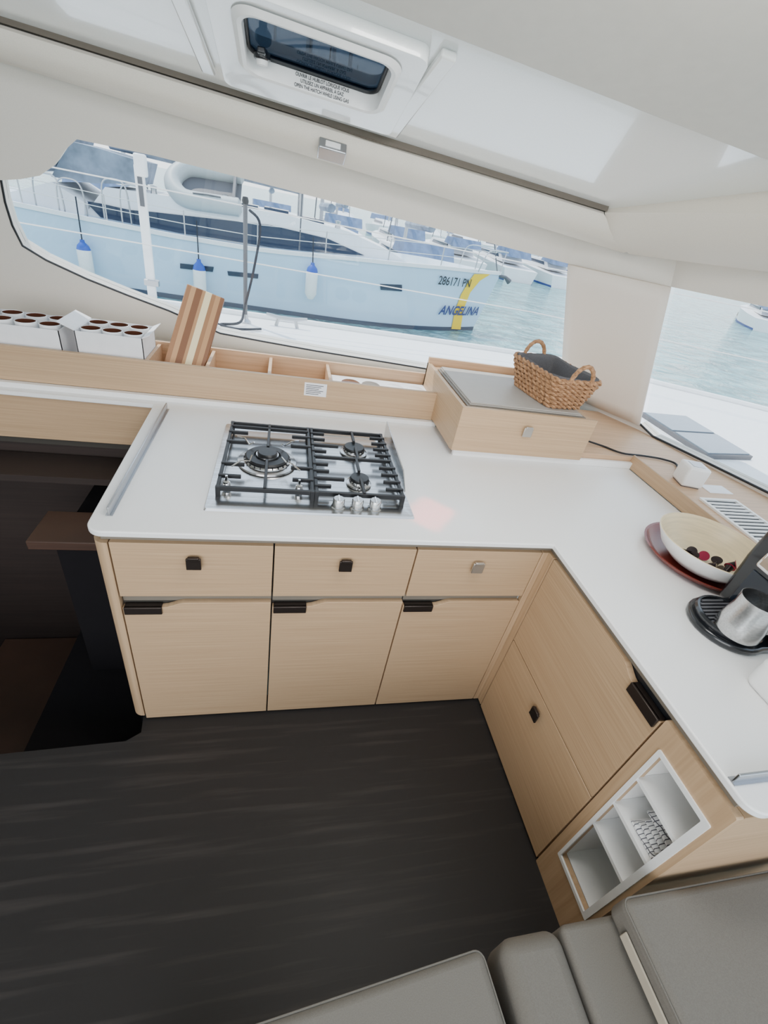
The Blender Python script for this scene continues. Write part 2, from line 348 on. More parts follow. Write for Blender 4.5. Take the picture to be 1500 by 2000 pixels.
nt=TW.node_tree; ckn=nt.nodes.new('ShaderNodeTexBrick'); ckn.inputs['Scale'].default_value=1; ckn.inputs['Color1'].default_value=(.8,.8,.8,1); ckn.inputs['Color2'].default_value=(.75,.75,.75,1); ckn.inputs['Mortar'].default_value=(.10,.10,.12,1); ckn.inputs['Mortar Size'].default_value=.0011; ckn.inputs['Brick Width'].default_value=.060; ckn.inputs['Row Height'].default_value=.010; ckn.offset=0
tcx=nt.nodes.new('ShaderNodeTexCoord'); mpx=nt.nodes.new('ShaderNodeMapping'); mpx.inputs['Rotation'].default_value=(.5,1.2,.3); nt.links.new(tcx.outputs['Object'],mpx.inputs[0]); nt.links.new(mpx.outputs[0],ckn.inputs[0]); nt.links.new(ckn.outputs[0],nt.nodes['Principled BSDF'].inputs['Base Color'])
mb=MB()
for k in range(4):
    rows=[]
    y0_,y1_=.286+.005*(k%2),.372-.008*(k%3); z=.5525+.016*k
    for i in range(9):
        u=i/8; row=[]
        for j in range(12):
            v=j/11; x=.957+.008*k+.14*v; wz=.005*math.sin(9*u+5*v+k*2)+.003*math.sin(17*u-6*v+k)
            edge=.008*(1-(2*u-1)**6)*(1 if v>.02 else .3)
            row.append(V((x,y0_+(y1_-y0_)*u,z+.004+wz*.5+edge)))
        rows.append(row)
    low=[[V((p.x,p.y,z+(p.z-z)*.15)) for p in r_] for r_ in rows]
    mb.grid(rows); mb.grid(low); mb.grid([[r_[0] for r_ in rows],[r_[0] for r_ in low]]); mb.grid([rows[0],low[0]]); mb.grid([rows[-1],low[-1]])
T(mb.build('tea_towel',TW),'folded white tea towel with dark stripes in the cubbyhole','towel')
st(MB().prism([(-.47,1.095,.884),(.955,1.095,.884),(.955,.27,.884),(1.66,.27,.884),(1.66,1.9,.884),(-.47,1.9,.884)],(0,0,.026)),'trim_9',RECESS,smooth=False)
wt=E('worktop',(.3,1.5,.93),'continuous white L shaped galley worktop with rounded front corners','worktop')
pp=arc(-.455,1.115,.045,180,270,8)+[(.935,1.07)]+arc(.975,.275,.04,180,270,8)+[(1.678,.235),(1.678,1.99),(-2.2,1.99),(-2.2,1.95),(-.515,1.94)]
MB().prism([(a,b,.91) for a,b in pp],(0,0,.02)).build('slab',TOP,wt,bevel=.004,seg=3)
mb=bx(-2.2,.75,1.975,2.0,.93,.952); mb.box(.75,1.68,1.682,1.70,.93,.962); mb.build('upstand',TOP,wt,bevel=.002)
bk=E('low_panel',(-1.3,1.98,.71),'oak panel below the narrow white ledge beside the stairwell','panel')
bx(-2.2,-.52,1.965,1.985,.715,.908).build('panel',WOOD,bk,bevel=.001)
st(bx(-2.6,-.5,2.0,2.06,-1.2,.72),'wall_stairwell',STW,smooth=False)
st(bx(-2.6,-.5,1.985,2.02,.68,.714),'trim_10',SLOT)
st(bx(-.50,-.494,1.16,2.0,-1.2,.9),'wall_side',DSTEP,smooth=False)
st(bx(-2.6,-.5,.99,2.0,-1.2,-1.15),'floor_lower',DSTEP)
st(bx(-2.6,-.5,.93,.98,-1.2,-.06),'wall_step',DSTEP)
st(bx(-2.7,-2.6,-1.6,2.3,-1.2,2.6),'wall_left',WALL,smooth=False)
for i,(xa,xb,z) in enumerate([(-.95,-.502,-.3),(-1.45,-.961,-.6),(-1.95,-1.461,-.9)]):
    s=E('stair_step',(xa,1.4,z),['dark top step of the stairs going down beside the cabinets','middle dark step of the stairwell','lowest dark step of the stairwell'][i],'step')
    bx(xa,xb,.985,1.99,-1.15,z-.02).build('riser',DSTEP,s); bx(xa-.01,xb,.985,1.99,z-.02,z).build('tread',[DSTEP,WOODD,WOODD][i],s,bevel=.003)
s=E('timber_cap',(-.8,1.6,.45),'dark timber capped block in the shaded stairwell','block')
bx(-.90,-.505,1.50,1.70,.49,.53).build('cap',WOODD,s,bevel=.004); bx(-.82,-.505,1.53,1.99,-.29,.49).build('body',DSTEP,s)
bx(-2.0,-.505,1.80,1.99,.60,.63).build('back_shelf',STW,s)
def rail(loc,L,rz,lab):
    r=E('fiddle_rail',loc,lab,'rail',None,rz)
    M=Matrix.Translation(loc)@Matrix.Rotation(rz,4,'Z')
    bx(-L/2,L/2,-.003,.003,.002,.030,M).build('upright',ALU,r,bevel=.002); bx(-L/2,L/2,-.009,.009,0,.003,M).build('foot',ALU,r)
rail(V((-.455,1.52,.93)),.76,math.pi/2,'long satin metal fiddle rail along the left end of the worktop')
rail(V((1.27,.30,.93)),.66,0,'short satin metal fiddle rail at the near end of the right worktop')
# ---------------------------------------------------------------- COOKTOP
ck=E('cooktop',(.126,1.5,.93),'stainless steel gas cooktop with three burners and black pan supports','cooktop')
X0,X1,Y0,Y1=-.212,.462,1.185,1.80
mb=MB(); a=rrect(X0,X1,Y0,Y1,.008,3); b_=rrect(X0+.004,X1-.004,Y0+.004,Y1-.004,.008,3); c_=rrect(X0+.03,X1-.03,Y0+.075,Y1-.03,.02,3); d_=rrect(X0+.036,X1-.036,Y0+.081,Y1-.036,.02,3)
g=mb.grid([[V((x,y,.93)) for x,y in a],[V((x,y,.937)) for x,y in b_],[V((x,y,.937)) for x,y in c_],[V((x,y,.934)) for x,y in d_]],True); mb.bm.faces.new(g[-1])
mb.build('tray',STEEL,ck,ang=20)
mb=MB().prism([(.458,1.345,.937),(.458,1.80,.937),(.458,1.80,1.01),(.458,1.42,.985)],(.004,0,0)); mb.build('side_guard',STEEL,ck,bevel=.001)
def burner(c,R,double=False):
    c=V(c); mb=MB().lathe([(R*1.32,0),(R*1.30,.006),(R*1.05,.009),(R*1.0,.016),(R*.95,.018),(0,.018)],c,36); bb=mb.build('burner',STEEL,ck)
    mb=MB().lathe([(R*.97,.018),(R*.99,.024),(R*.92,.029),(R*.60 if double else 0,.030)]+([(R*.55,.022),(0,.022)] if double else []),c,36); mb.build('cap',IRON,bb)
    if double:
        MB().lathe([(R*.52,.022),(R*.5,.034),(0,.034)],c,28).build('inner_ring',STEEL,bb); MB().lathe([(R*.44,.034),(R*.45,.040),(R*.4,.044),(0,.045)],c,28).build('inner_cap',IRON,bb)
    mb=MB()
    for k in range(24 if double else 16):
        an=2*math.pi*k/(24 if double else 16); M=Matrix.Translation(c)@Matrix.Rotation(an,4,'Z'); mb.box(R*.93,R*1.04,-.0015,.0015,.012,.019,M)
    mb.build('flame_ring',IRON,bb)
burner((-.035,1.50,.936),.080,True); burner((.300,1.625,.936),.042); burner((.292,1.385,.936),.035)
def bar(mb,p,q,w=.005,h=.010,z=.974):
    p=V(p);q=V(q); d=(q-p); L=d.length; M=Matrix.Translation(V((p.x,p.y,z)))@Matrix.Rotation(math.atan2(d.y,d.x),4,'Z'); mb.box(0,L,-w,w,-h,h*.3,M)
def grate(x0,x1,y0,y1,segs):
    mb=MB()
    for p,q in (((x0,y0),(x1,y0)),((x0,y1),(x1,y1)),((x0,y0),(x0,y1)),((x1,y0),(x1,y1))): bar(mb,p,q,.0055,.012,.970)
    for p,q in segs: bar(mb,p,q)
    for x in (x0,x1):
        for y in (y0,y1): mb.box(x-.007,x+.007,y-.007,y+.007,.935,.974)
    return mb.build('pan_support',IRON,ck,bevel=.0015)
gx0,gx1,gy0,gy1=-.178,.118,1.262,1.742
cxx,cyy=-.035,1.50; sg=[]
for y in (1.33,1.41,1.575,1.655):
    dl=.080 if abs(y-1.5)<.1 else .075
    sg+=[((gx0-.006,y),(gx0+dl-.01,y)),((gx1+.006,y),(gx1-dl+.01,y))]
sg+=[((cxx,gy0),(cxx,1.45)),((cxx,gy1),(cxx,1.55)),((gx0,1.705),(gx1,1.705))]
grate(gx0,gx1,gy0,gy1,sg)
gx0,gx1=.132,.428; sg=[]
for y in (1.30,1.35,1.40,1.45,1.55,1.60,1.65,1.70):
    sg+=[((gx1+.008,y),(gx1-.055,y)),((gx0-.006,y),(gx0+(.10 if y in(1.35,1.60) else .05),y))]
sg+=[((gx0,1.505),(gx1,1.505)),((.30,gy1),(.30,1.648)),((.30,1.505),(.30,1.60)),((.292,1.505),(.292,1.41)),((.292,gy0),(.292,1.36))]
grate(gx0,gx1,gy0,gy1,sg)
for an in (45,135,225,315):
    a=math.radians(an); M=Matrix.Rotation(a,3,'Z')
    MB().tube([V((cxx,cyy,0))+M@V((.16,0,.975)),V((cxx,cyy,0))+M@V((.12,.0,.984)),V((cxx,cyy,0))+M@V((.088,.006,.972)),V((cxx,cyy,0))+M@V((.070,.0,.988))],.003,6).build('wok_wire',CHROME,ck)
for x in (-.155,.075): MB().lathe([(.012,.937),(.014,.95),(.011,.968),(.005,.972),(.004,.99),(0,.99)],(x+.0,1.30,0),14).build('probe',CHROME,ck)
for x in (.203,.266,.326):
    k=MB().lathe([(.024,.936),(.024,.940),(.020,.942),(.0195,.968),(.017,.972),(0,.972)],(x,1.228,0),28).build('control_knob',STEEL,ck)
    bx(x-.003,x+.003,1.212,1.244,.972,.976).build('grip',CHROME,k,bevel=.001)
# ---------------------------------------------------------------- COMPARTMENT SHELF
sh=E('compartment_shelf',(-.6,2.15,.95),'long oak shelf trough with open compartments below the window','shelf')
bx(-2.2,.765,2.0,2.02,.952,1.09).build('front_panel',WOOD,sh,bevel=.0015)
bx(-2.2,.765,2.268,2.284,.952,1.095).build('back_panel',WOODS,sh)
bx(-2.2,.765,2.02,2.268,.952,.965).build('base_panel',WOODS,sh)
for x in (-1.5,-.545,-.31,-.05,.222): bx(x-.007,x+.007,2.02,2.268,.965,1.085).build('divider',WOODS,sh)
lb=bx(.105,.205,1.998,2.0,1.015,1.075).build('label_sticker',CARD,sh)
mb=MB()
for k in range(6): mb.box(.112,.19-.01*(k%3),1.9972,1.998,1.063-k*.008,1.066-k*.008)
mb.build('label_print',INKG,lb)
T(bx(.24,.74,2.04,2.25,.965,1.04).build('paper_stack',CARD),'stack of white papers lying in the right shelf compartment','papers')
for i,(x,m) in enumerate([(.33,BROWN),(.43,MAT2),(.55,CUP),(.66,CUP)]):
    o=MB().lathe([(.044,0),(.045,.012),(.040,.015),(0,.015)],(x,2.13,1.04),24,).build('coaster',m)
    T(o,['brown round coaster leftmost on the paper stack','grey brown round coaster second on the paper stack','white round coaster third along the paper stack','white round coaster nearest the raised drawer box'][i],'coaster','round coasters on the papers')
cup0=None
def cups(x0,x1,y0,y1,nx,ny,zb,lab):
    global cup0
    for i in range(nx):
        for j in range(ny):
            x=x0+(x1-x0)*(i+.5)/nx; y=y0+(y1-y0)*(j+.5)/ny
            lb_=lab%(['first','second','third','fourth'][i],['front','back'][j])
            if cup0 is None:
                cup0=E('cup',(x,y,zb),lb_,'cup','white cups with brown inside packed in the boxes')
                MB().lathe([(.030,0),(.034,.02),(.036,.16),(.0368,.197),(.0345,.198),(.0335,.17)],(x,y,zb),24,caps=(1,0)).build('wall',CUP,cup0)
                MB().lathe([(.0342,.196),(.0325,.15),(.029,.105),(0,.10)],(x,y,zb),24,caps=(0,0)).build('inner_glaze',BROWN,cup0)
            else: dup(cup0,(x,y,zb),None,lb_)
def carton(x0,x1,y0,y1,z0,z1,lab,flap):
    r=E('carton',(x0,y0,z0),lab,'box')
    mb=bx(x0,x1,y0,y0+.003,z0,z1); mb.box(x0,x1,y1-.003,y1,z0,z1); mb.box(x0,x0+.003,y0,y1,z0,z1); mb.box(x1-.003,x1,y0,y1,z0,z1); mb.box(x0,x1,y0,y1,z0,z0+.003)
    mb.build('body',CARD,r)
    if flap:
        MB().prism([(x0,y0,z1),(x0,y1,z1),(x0-.055,y1,z1+.025),(x0-.055,y0,z1+.025)],(0,0,.003)).build('flap',CARD,r)
        MB().prism([(x1,y0,z1),(x1,y1,z1),(x1+.03,y1,z1+.015),(x1+.03,y0,z1+.015)],(0,0,.003)).build('flap',CARD,r)
carton(-1.20,-.855,2.035,2.235,.967,1.160,'white carton of cups cut off by the left edge of the photo',False)
cups(-1.195,-.86,2.04,2.23,4,2,.971,'white cup with brown inside in the far left carton, %s from left, %s row')
carton(-.80,-.555,2.035,2.235,.967,1.168,'white carton with raised flap beside the chopping board',True)
cups(-.795,-.56,2.04,2.23,3,2,.975,'white cup with brown inside in the flapped carton, %s from left, %s row')
TL=V((-.41,2.25,1.338)); TRb=V((-.253,2.25,1.308)); BRb=V((-.343,2.045,.990)); BLb=V((-.502,2.045,1.0))
c0=(TL+TRb+BRb+BLb)/4; yy=((TL+TRb)/2-(BRb+BLb)/2); Lh=yy.length; yy.normalize(); xx=((TRb+BRb)/2-(TL+BLb)/2); xx=(xx-yy*xx.dot(yy)); Wd=xx.length; xx.normalize(); zz=xx.cross(yy)
M=Matrix((xx,yy,zz)).transposed().to_4x4(); M.translation=c0+V((0,.005,.015))
o=bx(-Wd/2,Wd/2,-Lh/2,Lh/2,-.011,.011).build('chopping_board',STR,bevel=.004); o.matrix_world=M
T(o,'striped wooden chopping board leaning in the shelf compartment by the window','chopping board')
# ---------------------------------------------------------------- RAISED DRAWER BOX
db=E('drawer_box',(1.05,1.95,.962),'raised oak drawer box on the back corner of the worktop','drawer box')
mb=bx(.728,.745,1.678,2.25,.963,1.163); mb.build('left_panel',WOOD,db,bevel=.001)
bx(1.35,1.368,1.70,2.25,.963,1.150).build('right_panel',WOOD,db)
bx(.745,1.35,1.70,2.24,.965,1.15).build('carcass',WOODS,db)
mb=bx(.728,1.368,2.235,2.25,.963,1.19); mb.build('back_panel',WOODS,db)
d=bx(.728,1.368,1.66,1.678,.966,1.163).build('drawer',WOOD,db,bevel=.0015)
knob(d,V((1.045,1.66,1.085)),'Y',NICKLIT)
for i,(x0,x1,y0,y1,z,m) in enumerate([(.762,1.335,1.70,2.17,1.151,MAT2),(.775,1.32,1.71,2.18,1.157,MAT1),(.78,1.31,1.715,2.175,1.163,MAT1)]):
    o=bx(x0,x1,y0,y1,z,z+.0055).build('placemat',m,bevel=.001)
    T(o,['dark taupe placemat, lowest of the stack on the drawer box','grey placemat in the middle of the stack','grey placemat on top of the stack, under the wicker basket'][i],'placemat','placemats on the drawer box')
bz=1.169
bk=E('wicker_basket',(1.22,1.90,bz),'rectangular woven wicker basket with two handles and dark cloth liner','basket',None,math.radians(6))
MBk=Matrix.Translation(V((1.225,1.90,bz)))@Matrix.Rotation(math.radians(8),4,'Z')
def ring(hx,hy,r,n=60):
    per=rrect(-hx,hx,-hy,hy,r,5)
    P=[V((a,b,0)) for a,b in per]; P.append(P[0]); L=[0]
    for i in range(1,len(P)): L.append(L[-1]+(P[i]-P[i-1]).length)
    out=[]
    for k in range(n):
        d=L[-1]*k/n; j=max(i for i in range(len(L)) if L[i]<=d); t=(d-L[j])/max(1e-9,(L[j+1]-L[j])) if j+1<len(L) else 0
        out.append(P[j].lerp(P[min(j+1,len(P)-1)],t))
    return out
mb=MB(); RN=7
for k in range(RN):
    f=k/(RN-1); hx=.092+.028*f; hy=.150+.035*f; z=.011+.122*f
    for ph in (0,1):
        pts=[]; rad=[]
        base=ring(hx,hy,.035,96)
        for i,p in enumerate(base):
            a=i*math.pi/3+ph*math.pi+k*.9
            nrm=V((p.x/hx,p.y/hy,0)).normalized(); pts.append(MBk@(p+nrm*(.005*math.sin(a))+V((0,0,z+.006*math.cos(a))))); rad.append(.0070+.0012*math.sin(a))
        mb.tube(pts,rad,6,True)
g=[[MBk@(p+V((0,0,.006))) for p in ring(.09,.148,.035,36)]]; vs=[mb.bm.verts.new(p) for p in g[0]]; mb.bm.faces.new(vs)
mb.build('body',WICK,bk)
for sgn in (-1,1):
    pts=[]
    for i in range(19):
        a=math.pi*i/18; pts.append(MBk@V((-.058*math.cos(a),sgn*(.182+.004*math.sin(a)),.122+.080*math.sin(a))))
    MB().tube(pts,[.0085+.0018*(i%2) for i in range(19)],8).build('handle',WICK,bk)
mb=MB(); rows=[]
for f,s_,z in [(-1,1.04,.118),(0,1.05,.136),(1,1.03,.147),(2,.93,.140),(3,.86,.10),(4,.78,.05)]:
    rows.append([MBk@(V((p.x*s_,p.y*s_*.99,z+.003*math.sin(i*.5+f)))) for i,p in enumerate(ring(.114,.176,.035,48))])
g=mb.grid(rows,True); mb.bm.faces.new(g[-1]); mb.build('cloth_liner',LINER,bk)
# ---------------------------------------------------------------- RIGHT LEDGE
lg=E('window_ledge',(1.85,1.2,.95),'oak ledge along the front window with a recessed tray','ledge')
LZ=.985
MB().prism([(1.684,.1,.93),(1.684,1.702,.93),(1.40,1.702,.93),(1.40,2.3,.93),(1.98,2.3,.93),(2.05,2.0,.93),(2.55,.1,.93)],(0,0,LZ-.93)).build('slab',WOODS,lg,smooth=False)
mb=bx(1.679,1.690,.1,1.702,.93,LZ+.012); mb.build('front_edge',WOOD,lg,bevel=.002)
bx(1.372,1.40,1.70,2.3,.962,1.02).build('side_edge',WOOD,lg)
vg=E('vent_grille',(1.86,1.03,LZ),'white louvred vent grille set in the ledge by the front window','vent')
x0,x1,y0,y1=1.755,1.955,.70,1.345
holed([(x,y,LZ) for x,y in rrect(x0,x1,y0,y1,.006,2)],[(x,y,LZ) for x,y in rrect(x0+.014,x1-.014,y0+.014,y1-.014,.003,2)],(0,0,.008)).build('frame',PLW,vg,smooth=False)
bx(x0+.01,x1-.01,y0+.01,y1-.01,LZ,LZ+.001).build('backing',BLACK,vg)
y=y0+.026
while y<y1-.02:
    bx(x0+.014,x1-.014,y,y+.010,LZ+.002,LZ+.007).build('slat',PLW,vg); y+=.024
sp=E('cube_speaker',(1.82,1.475,LZ),'small white cube speaker on the ledge by the front window','speaker',None,.35)
M=Matrix.Translation(V((1.80,1.475,LZ)))@Matrix.Rotation(-.25,4,'Z')
bx(-.048,.048,-.048,.048,.004,.096,M).build('body',PLW,sp,bevel=.010,seg=3); bx(-.04,.04,-.04,.04,0,.006,M).build('foot',INKG,sp); bx(-.028,.028,-.028,.028,.095,.0975,M).build('top_panel',ALU,sp,bevel=.004)
T(bx(1.87,2.0,1.40,1.47,LZ,LZ+.003).build('paper_card',CARD),'small white card lying behind the cube speaker','card')
pts=[aZ(1150,862,1.0),aZ(1180,872,.99),aZ(1215,885,.992),aZ(1255,890,.992),aZ(1295,897,.992),aZ(1322,908,.992),V((1.765,1.50,.995))]
T(MB().tube(smoothpath(pts),.005,6).build('power_cable',BLACK),'black cable running from behind the drawer box to the cube speaker','cable')
# ---------------------------------------------------------------- WORKTOP ITEMS
o=MB().lathe([(.0,.0),(.150,.0),(.175,.010),(.192,.026),(.196,.030),(.188,.030),(.170,.014),(.150,.008),(0,.008)],(1.48,1.0,.93),56).build('round_tray',RED)
T(o,'red brown lacquered round tray under the bowl','tray')
bc=V((1.455,.97,.938))
bw=E('bowl',bc,'large white outside, pale bamboo inside bowl holding coffee capsules','bowl')
MB().lathe([(0,0),(.070,0),(.112,.018),(.152,.052),(.176,.094),(.178,.100)],bc,56,caps=(0,0)).build('outer_shell',PLW,bw)
MB().lathe([(.178,.100),(.174,.101),(.148,.056),(.108,.024),(.065,.010),(0,.008)],bc,56,caps=(0,0)).build('inner_shell',BAMB,bw)
for i,(dx,dy,dz_,m) in enumerate([(-.055,-.02,0,0),(-.025,.01,0,0),(-.03,-.05,0,0),(.012,-.03,0,0),(.02,.02,0,1),(.05,-.01,0,0),(.0,-.075,.004,0),(.035,-.065,.006,1),(.07,-.045,.008,1),(-.01,.045,0,0),(-.05,.03,.003,0)]):
    p=bc+V((dx,dy,0)); p.z=bc.z+.012+dz_+(.010 if math.hypot(dx,dy)>.06 else 0)+.01
    r=E('coffee_capsule',p,['dark foil coffee capsule','magenta foil coffee capsule'][m]+' in the bamboo bowl','capsule','%s capsules in the bowl'%['dark foil','magenta foil'][m])
    M=Matrix.Rotation(random.uniform(-1.2,1.2),3,'X')@Matrix.Rotation(random.uniform(-1,1),3,'Y')
    MB().lathe([(0,-.012),(.008,-.012),(.0135,.011)],p,18,M,caps=(0,0)).build('shell',CAPD,r)
    MB().lathe([(.0135,.011),(.0175,.0122),(.0175,.0135),(0,.0138)],p,18,M,caps=(0,0)).build('lid_foil',[CAPD,MAG][m],r)
cm=E('coffee_machine',(1.45,.70,.93),'black capsule coffee machine on the right worktop, cut off by the frame','coffee machine')
pp=arc(1.305,.70,.105,70,290,16)+[(1.62,.60),(1.62,.80)]
MB().prism([(a,b,.93) for a,b in pp],(0,0,.024)).build('base',PLB,cm,bevel=.008,seg=3)
tr=MB().lathe([(.088,.954),(.092,.970),(.088,.976),(.082,.976),(.080,.970),(0,.970)],(1.300,.70,0),40).build('drip_tray',PLB,cm)
mb=MB()
for k in range(-5,6):
    L=math.sqrt(max(0,.078**2-(k*.0135)**2)); mb.box(1.30-L,1.30+L,.70+k*.0135-.003,.70+k*.0135+.003,.970,.974)
mb.build('grid',INKG,tr)
MB().prism([(1.375,.605,.95),(1.66,.605,.95),(1.66,.605,1.26),(1.37,.605,1.26),(1.360,.605,1.12)],(0,.21,0)).build('body',PLB,cm,bevel=.014,seg=3)
bx(1.357,1.367,.64,.77,.98,1.10).build('front_panel',PLD,cm,bevel=.003)
MB().prism([(1.31,.65,1.135),(1.375,.65,1.11),(1.375,.65,1.19),(1.32,.65,1.185)],(0,.10,0)).build('spout_head',CHROME,cm,bevel=.01,seg=3)
jc=V((1.268,.650,.976))
jg=E('milk_jug',jc,'brushed steel milk jug on the coffee machine drip tray','jug')
MB().lathe([(0,0),(.054,0),(.057,.006),(.055,.04),(.048,.084),(.049,.118),(.0475,.118),(.0465,.084),(.053,.04),(.053,.008),(0,.006)],jc,36).build('body',STEEL,jg)
MB().tube(smoothpath([jc+V((.040,-.029,.10)),jc+V((.068,-.049,.098)),jc+V((.074,-.053,.06)),jc+V((.046,-.033,.025))]),.005,8).build('handle',CHROME,jg)
o=MB().prism([(a,b,.93) for a,b in rrect(1.205,1.45,.385,.535,.03)],(0,0,.085)).build('storage_tub',PLW,bevel=.012,seg=3)
T(o,'white rounded plastic tub near the end of the right worktop','tub')
# ---------------------------------------------------------------- SOFA
T(bx(-.30,1.38,-.75,.10,.0,.33).build('sofa_base',SOFA,bevel=.01),'upholstered sofa base below the grey cushions','sofa base')
def cushion(x0,x1,y0,y1,z0,z1,lab,rz=0,nm='seat_cushion',bev=.035,pipe=True):
    r=E(nm,((x0+x1)/2,(y0+y1)/2,z0),lab,'cushion')
    c=V(((x0+x1)/2,(y0+y1)/2,0)); M=Matrix.Translation(c)@Matrix.Rotation(rz,4,'Z'); a=(x1-x0)/2; b=(y1-y0)/2
    bx(-a,a,-b,b,z0,z1,M).build('cover',SOFA,r,bevel=bev,seg=6)
    if pipe: MB().tube([M@V((x,y,z1-bev*.35)) for x,y in rrect(-a+bev*.12,a-bev*.12,-b+bev*.12,b-bev*.12,bev,5)],.002,6,True).build('piping',SOFA,r)
    return r
cushion(-.30,.528,-.62,.170,.33,.47,'wide grey seat cushion at the bottom edge of the photo',math.radians(5),bev=.02)
cushion(.530,.685,-.62,.212,.33,.485,'narrow grey bolster cushion between seat cushion and end pad',0,'bolster_cushion',.035,False)
cushion(.685,.86,-.62,.212,.33,.49,'flat grey end pad beside the bolster cushion',0,'end_cushion',.015,False)
bcu=cushion(.81,1.38,-.60,.222,.495,.58,'large grey cushion lying beside the open shelf cabinet',0,'back_cushion',.02)
bx(.803,.808,-.1,.17,.515,.545).build('strap',STRAP,bcu,bevel=.002,label='pale webbing strap')
# ---------------------------------------------------------------- OUTSIDE: own deck
st(MB().prism([(-5,2.56,.9),(1.75,2.56,.9),(2.1,2.1,.9),(2.6,.2,.9),(2.6,-2,.9),(9,-2,.9),(8,.6,.9),(6,1.9,.9),(4.1,3.02,.9),(3.3,3.40,.9),(2.4,3.80,.9),(-5,3.86,.9)],(0,0,-.25)),'floor_side_deck',DECKW,smooth=False)
T(MB().tube(smoothpath([V((-5,3.82,.915)),V((0,3.82,.915)),V((2.4,3.76,.915)),V((3.3,3.37,.915)),V((4.1,2.99,.915)),V((6,1.87,.915))]),.022,8).build('toe_rail',DECKW),'white toe rail along the edge of the side deck outside','rail')
st(MB().prism([(-5,3.84,.66),(2.4,3.78,.66),(4.1,3.0,.66),(8,.6,.66),(8,.5,-1.6),(4,2.8,-1.6),(2.3,3.4,-1.6),(-5,3.4,-1.6)],(0,-.5,0)),'wall_hull',DECKW,smooth=False)
dh=E('deck_hatch',(2.5,2.2,.9),'flat glazed deck hatch with dark frame outside the front window','hatch')
q=[aZ(1252,803,.93),aZ(1340,811,.93),aZ(1472,890,.93),aZ(1385,888,.93)]
MB().prism([p_-V((0,0,.03)) for p_ in q],(0,0,.025)).build('frame',INKG,dh); 
for s0,s1 in ((.03,.48),(.52,.97)):
    l0=q[0].lerp(q[3],s0); l1=q[0].lerp(q[3],s1); r0=q[1].lerp(q[2],s0); r1=q[1].lerp(q[2],s1)
    quad=[l0.lerp(r0,.04),l0.lerp(r0,.96),l1.lerp(r1,.96),l1.lerp(r1,.04)]
    MB().prism([p_-V((0,0,.006)) for p_ in quad],(0,0,.008)).build('glass',PLG,dh,smooth=False)
def stanchion(x,y,h_,lab):
    r=E('stanchion',(x,y,.9),lab,'post'); MB().tube([(x,y,.9),(x,y,.9+h_)],.014,10).build('pole',INKG,r); MB().lathe([(.04,0),(.04,.012),(.02,.03),(.018,.06),(0,.06)],(x,y,.9),16).build('foot',ALU,r)
    MB().lathe([(.018,0),(.022,.02),(.016,.04),(0,.042)],(x,y,.9+h_-.02),12).build('top_cap',BLACK,r); return r
stanchion(-.27,3.62,.75,'grey metal stanchion with black top outside the long window')
r=E('gate_post',(-.92,3.8,.9),'tall white flat gate post standing on the side deck','post')
MB().box(-.962,-.905,3.80,3.83,.93,1.72).build('bar',DECKW,r,bevel=.006); MB().box(-.99,-.86,3.74,3.84,.90,.925).build('foot',ALU,r,bevel=.004); MB().box(-.955,-.885,3.78,3.84,1.66,1.78).build('head',PLW,r,bevel=.012)
MB().box(-.975,-.88,3.79,3.838,1.02,1.06).build('bracket',ALU,r,bevel=.004); MB().box(-.945,-.918,3.795,3.80,1.50,1.66).build('slot',INKG,r)
for z,l in ((1.62,'upper guard wire'),(1.30,'lower guard wire')):
    T(MB().tube([(-5,3.62,z+.03),(-.27,3.62,z),(1.95,3.62,z-.02),(4.6,2.4,z+.02)],.004,6).build('guard_wire',ROPEW),'pale %s strung between the stanchions outside'%l,'wire')
rp=smoothpath([aY(487,410,3.60),aY(508,440,3.57),aY(497,520,3.58),aY(478,600,3.58),V((-.3,3.50,.925)),V((-.42,3.42,.915)),V((-.30,3.36,.915)),V((-.15,3.44,.915))])
T(MB().tube(rp,.009,6).build('mooring_rope',ROPE),'dark rope hanging from the black topped stanchion','rope')
T(MB().tube(smoothpath([aZ(425,632,.93),aZ(480,650,.93),aZ(560,672,.93),aZ(660,690,.93),aZ(760,702,.93)]),.007,6).build('deck_line',ROPE),'dark line lying along the side deck outside the window','rope')
ct=E('cleat',(-.1,3.66,.9),'silver horn cleat on the edge of the side deck','cleat')
cc=aZ(560,628,.90); cc.y=3.66
MB().tube([cc+V((-.15,0,.075)),cc+V((-.06,0,.06)),cc+V((.06,0,.06)),cc+V((.15,0,.075))],[.010,.015,.015,.010],8).build('horn',ALU,ct); 
for s_ in (-.06,.06): MB().tube([cc+V((s_*1.3,0,0)),cc+V((s_,0,.06))],.013,8).build('leg',ALU,ct)
# ---------------------------------------------------------------- SEA
SZ=-1.5
st(MB().prism([(-150,3,SZ),(150,-60,SZ),(260,200,SZ),(-150,260,SZ)],(0,0,-.1)),'ground_sea',SEA,smooth=False)
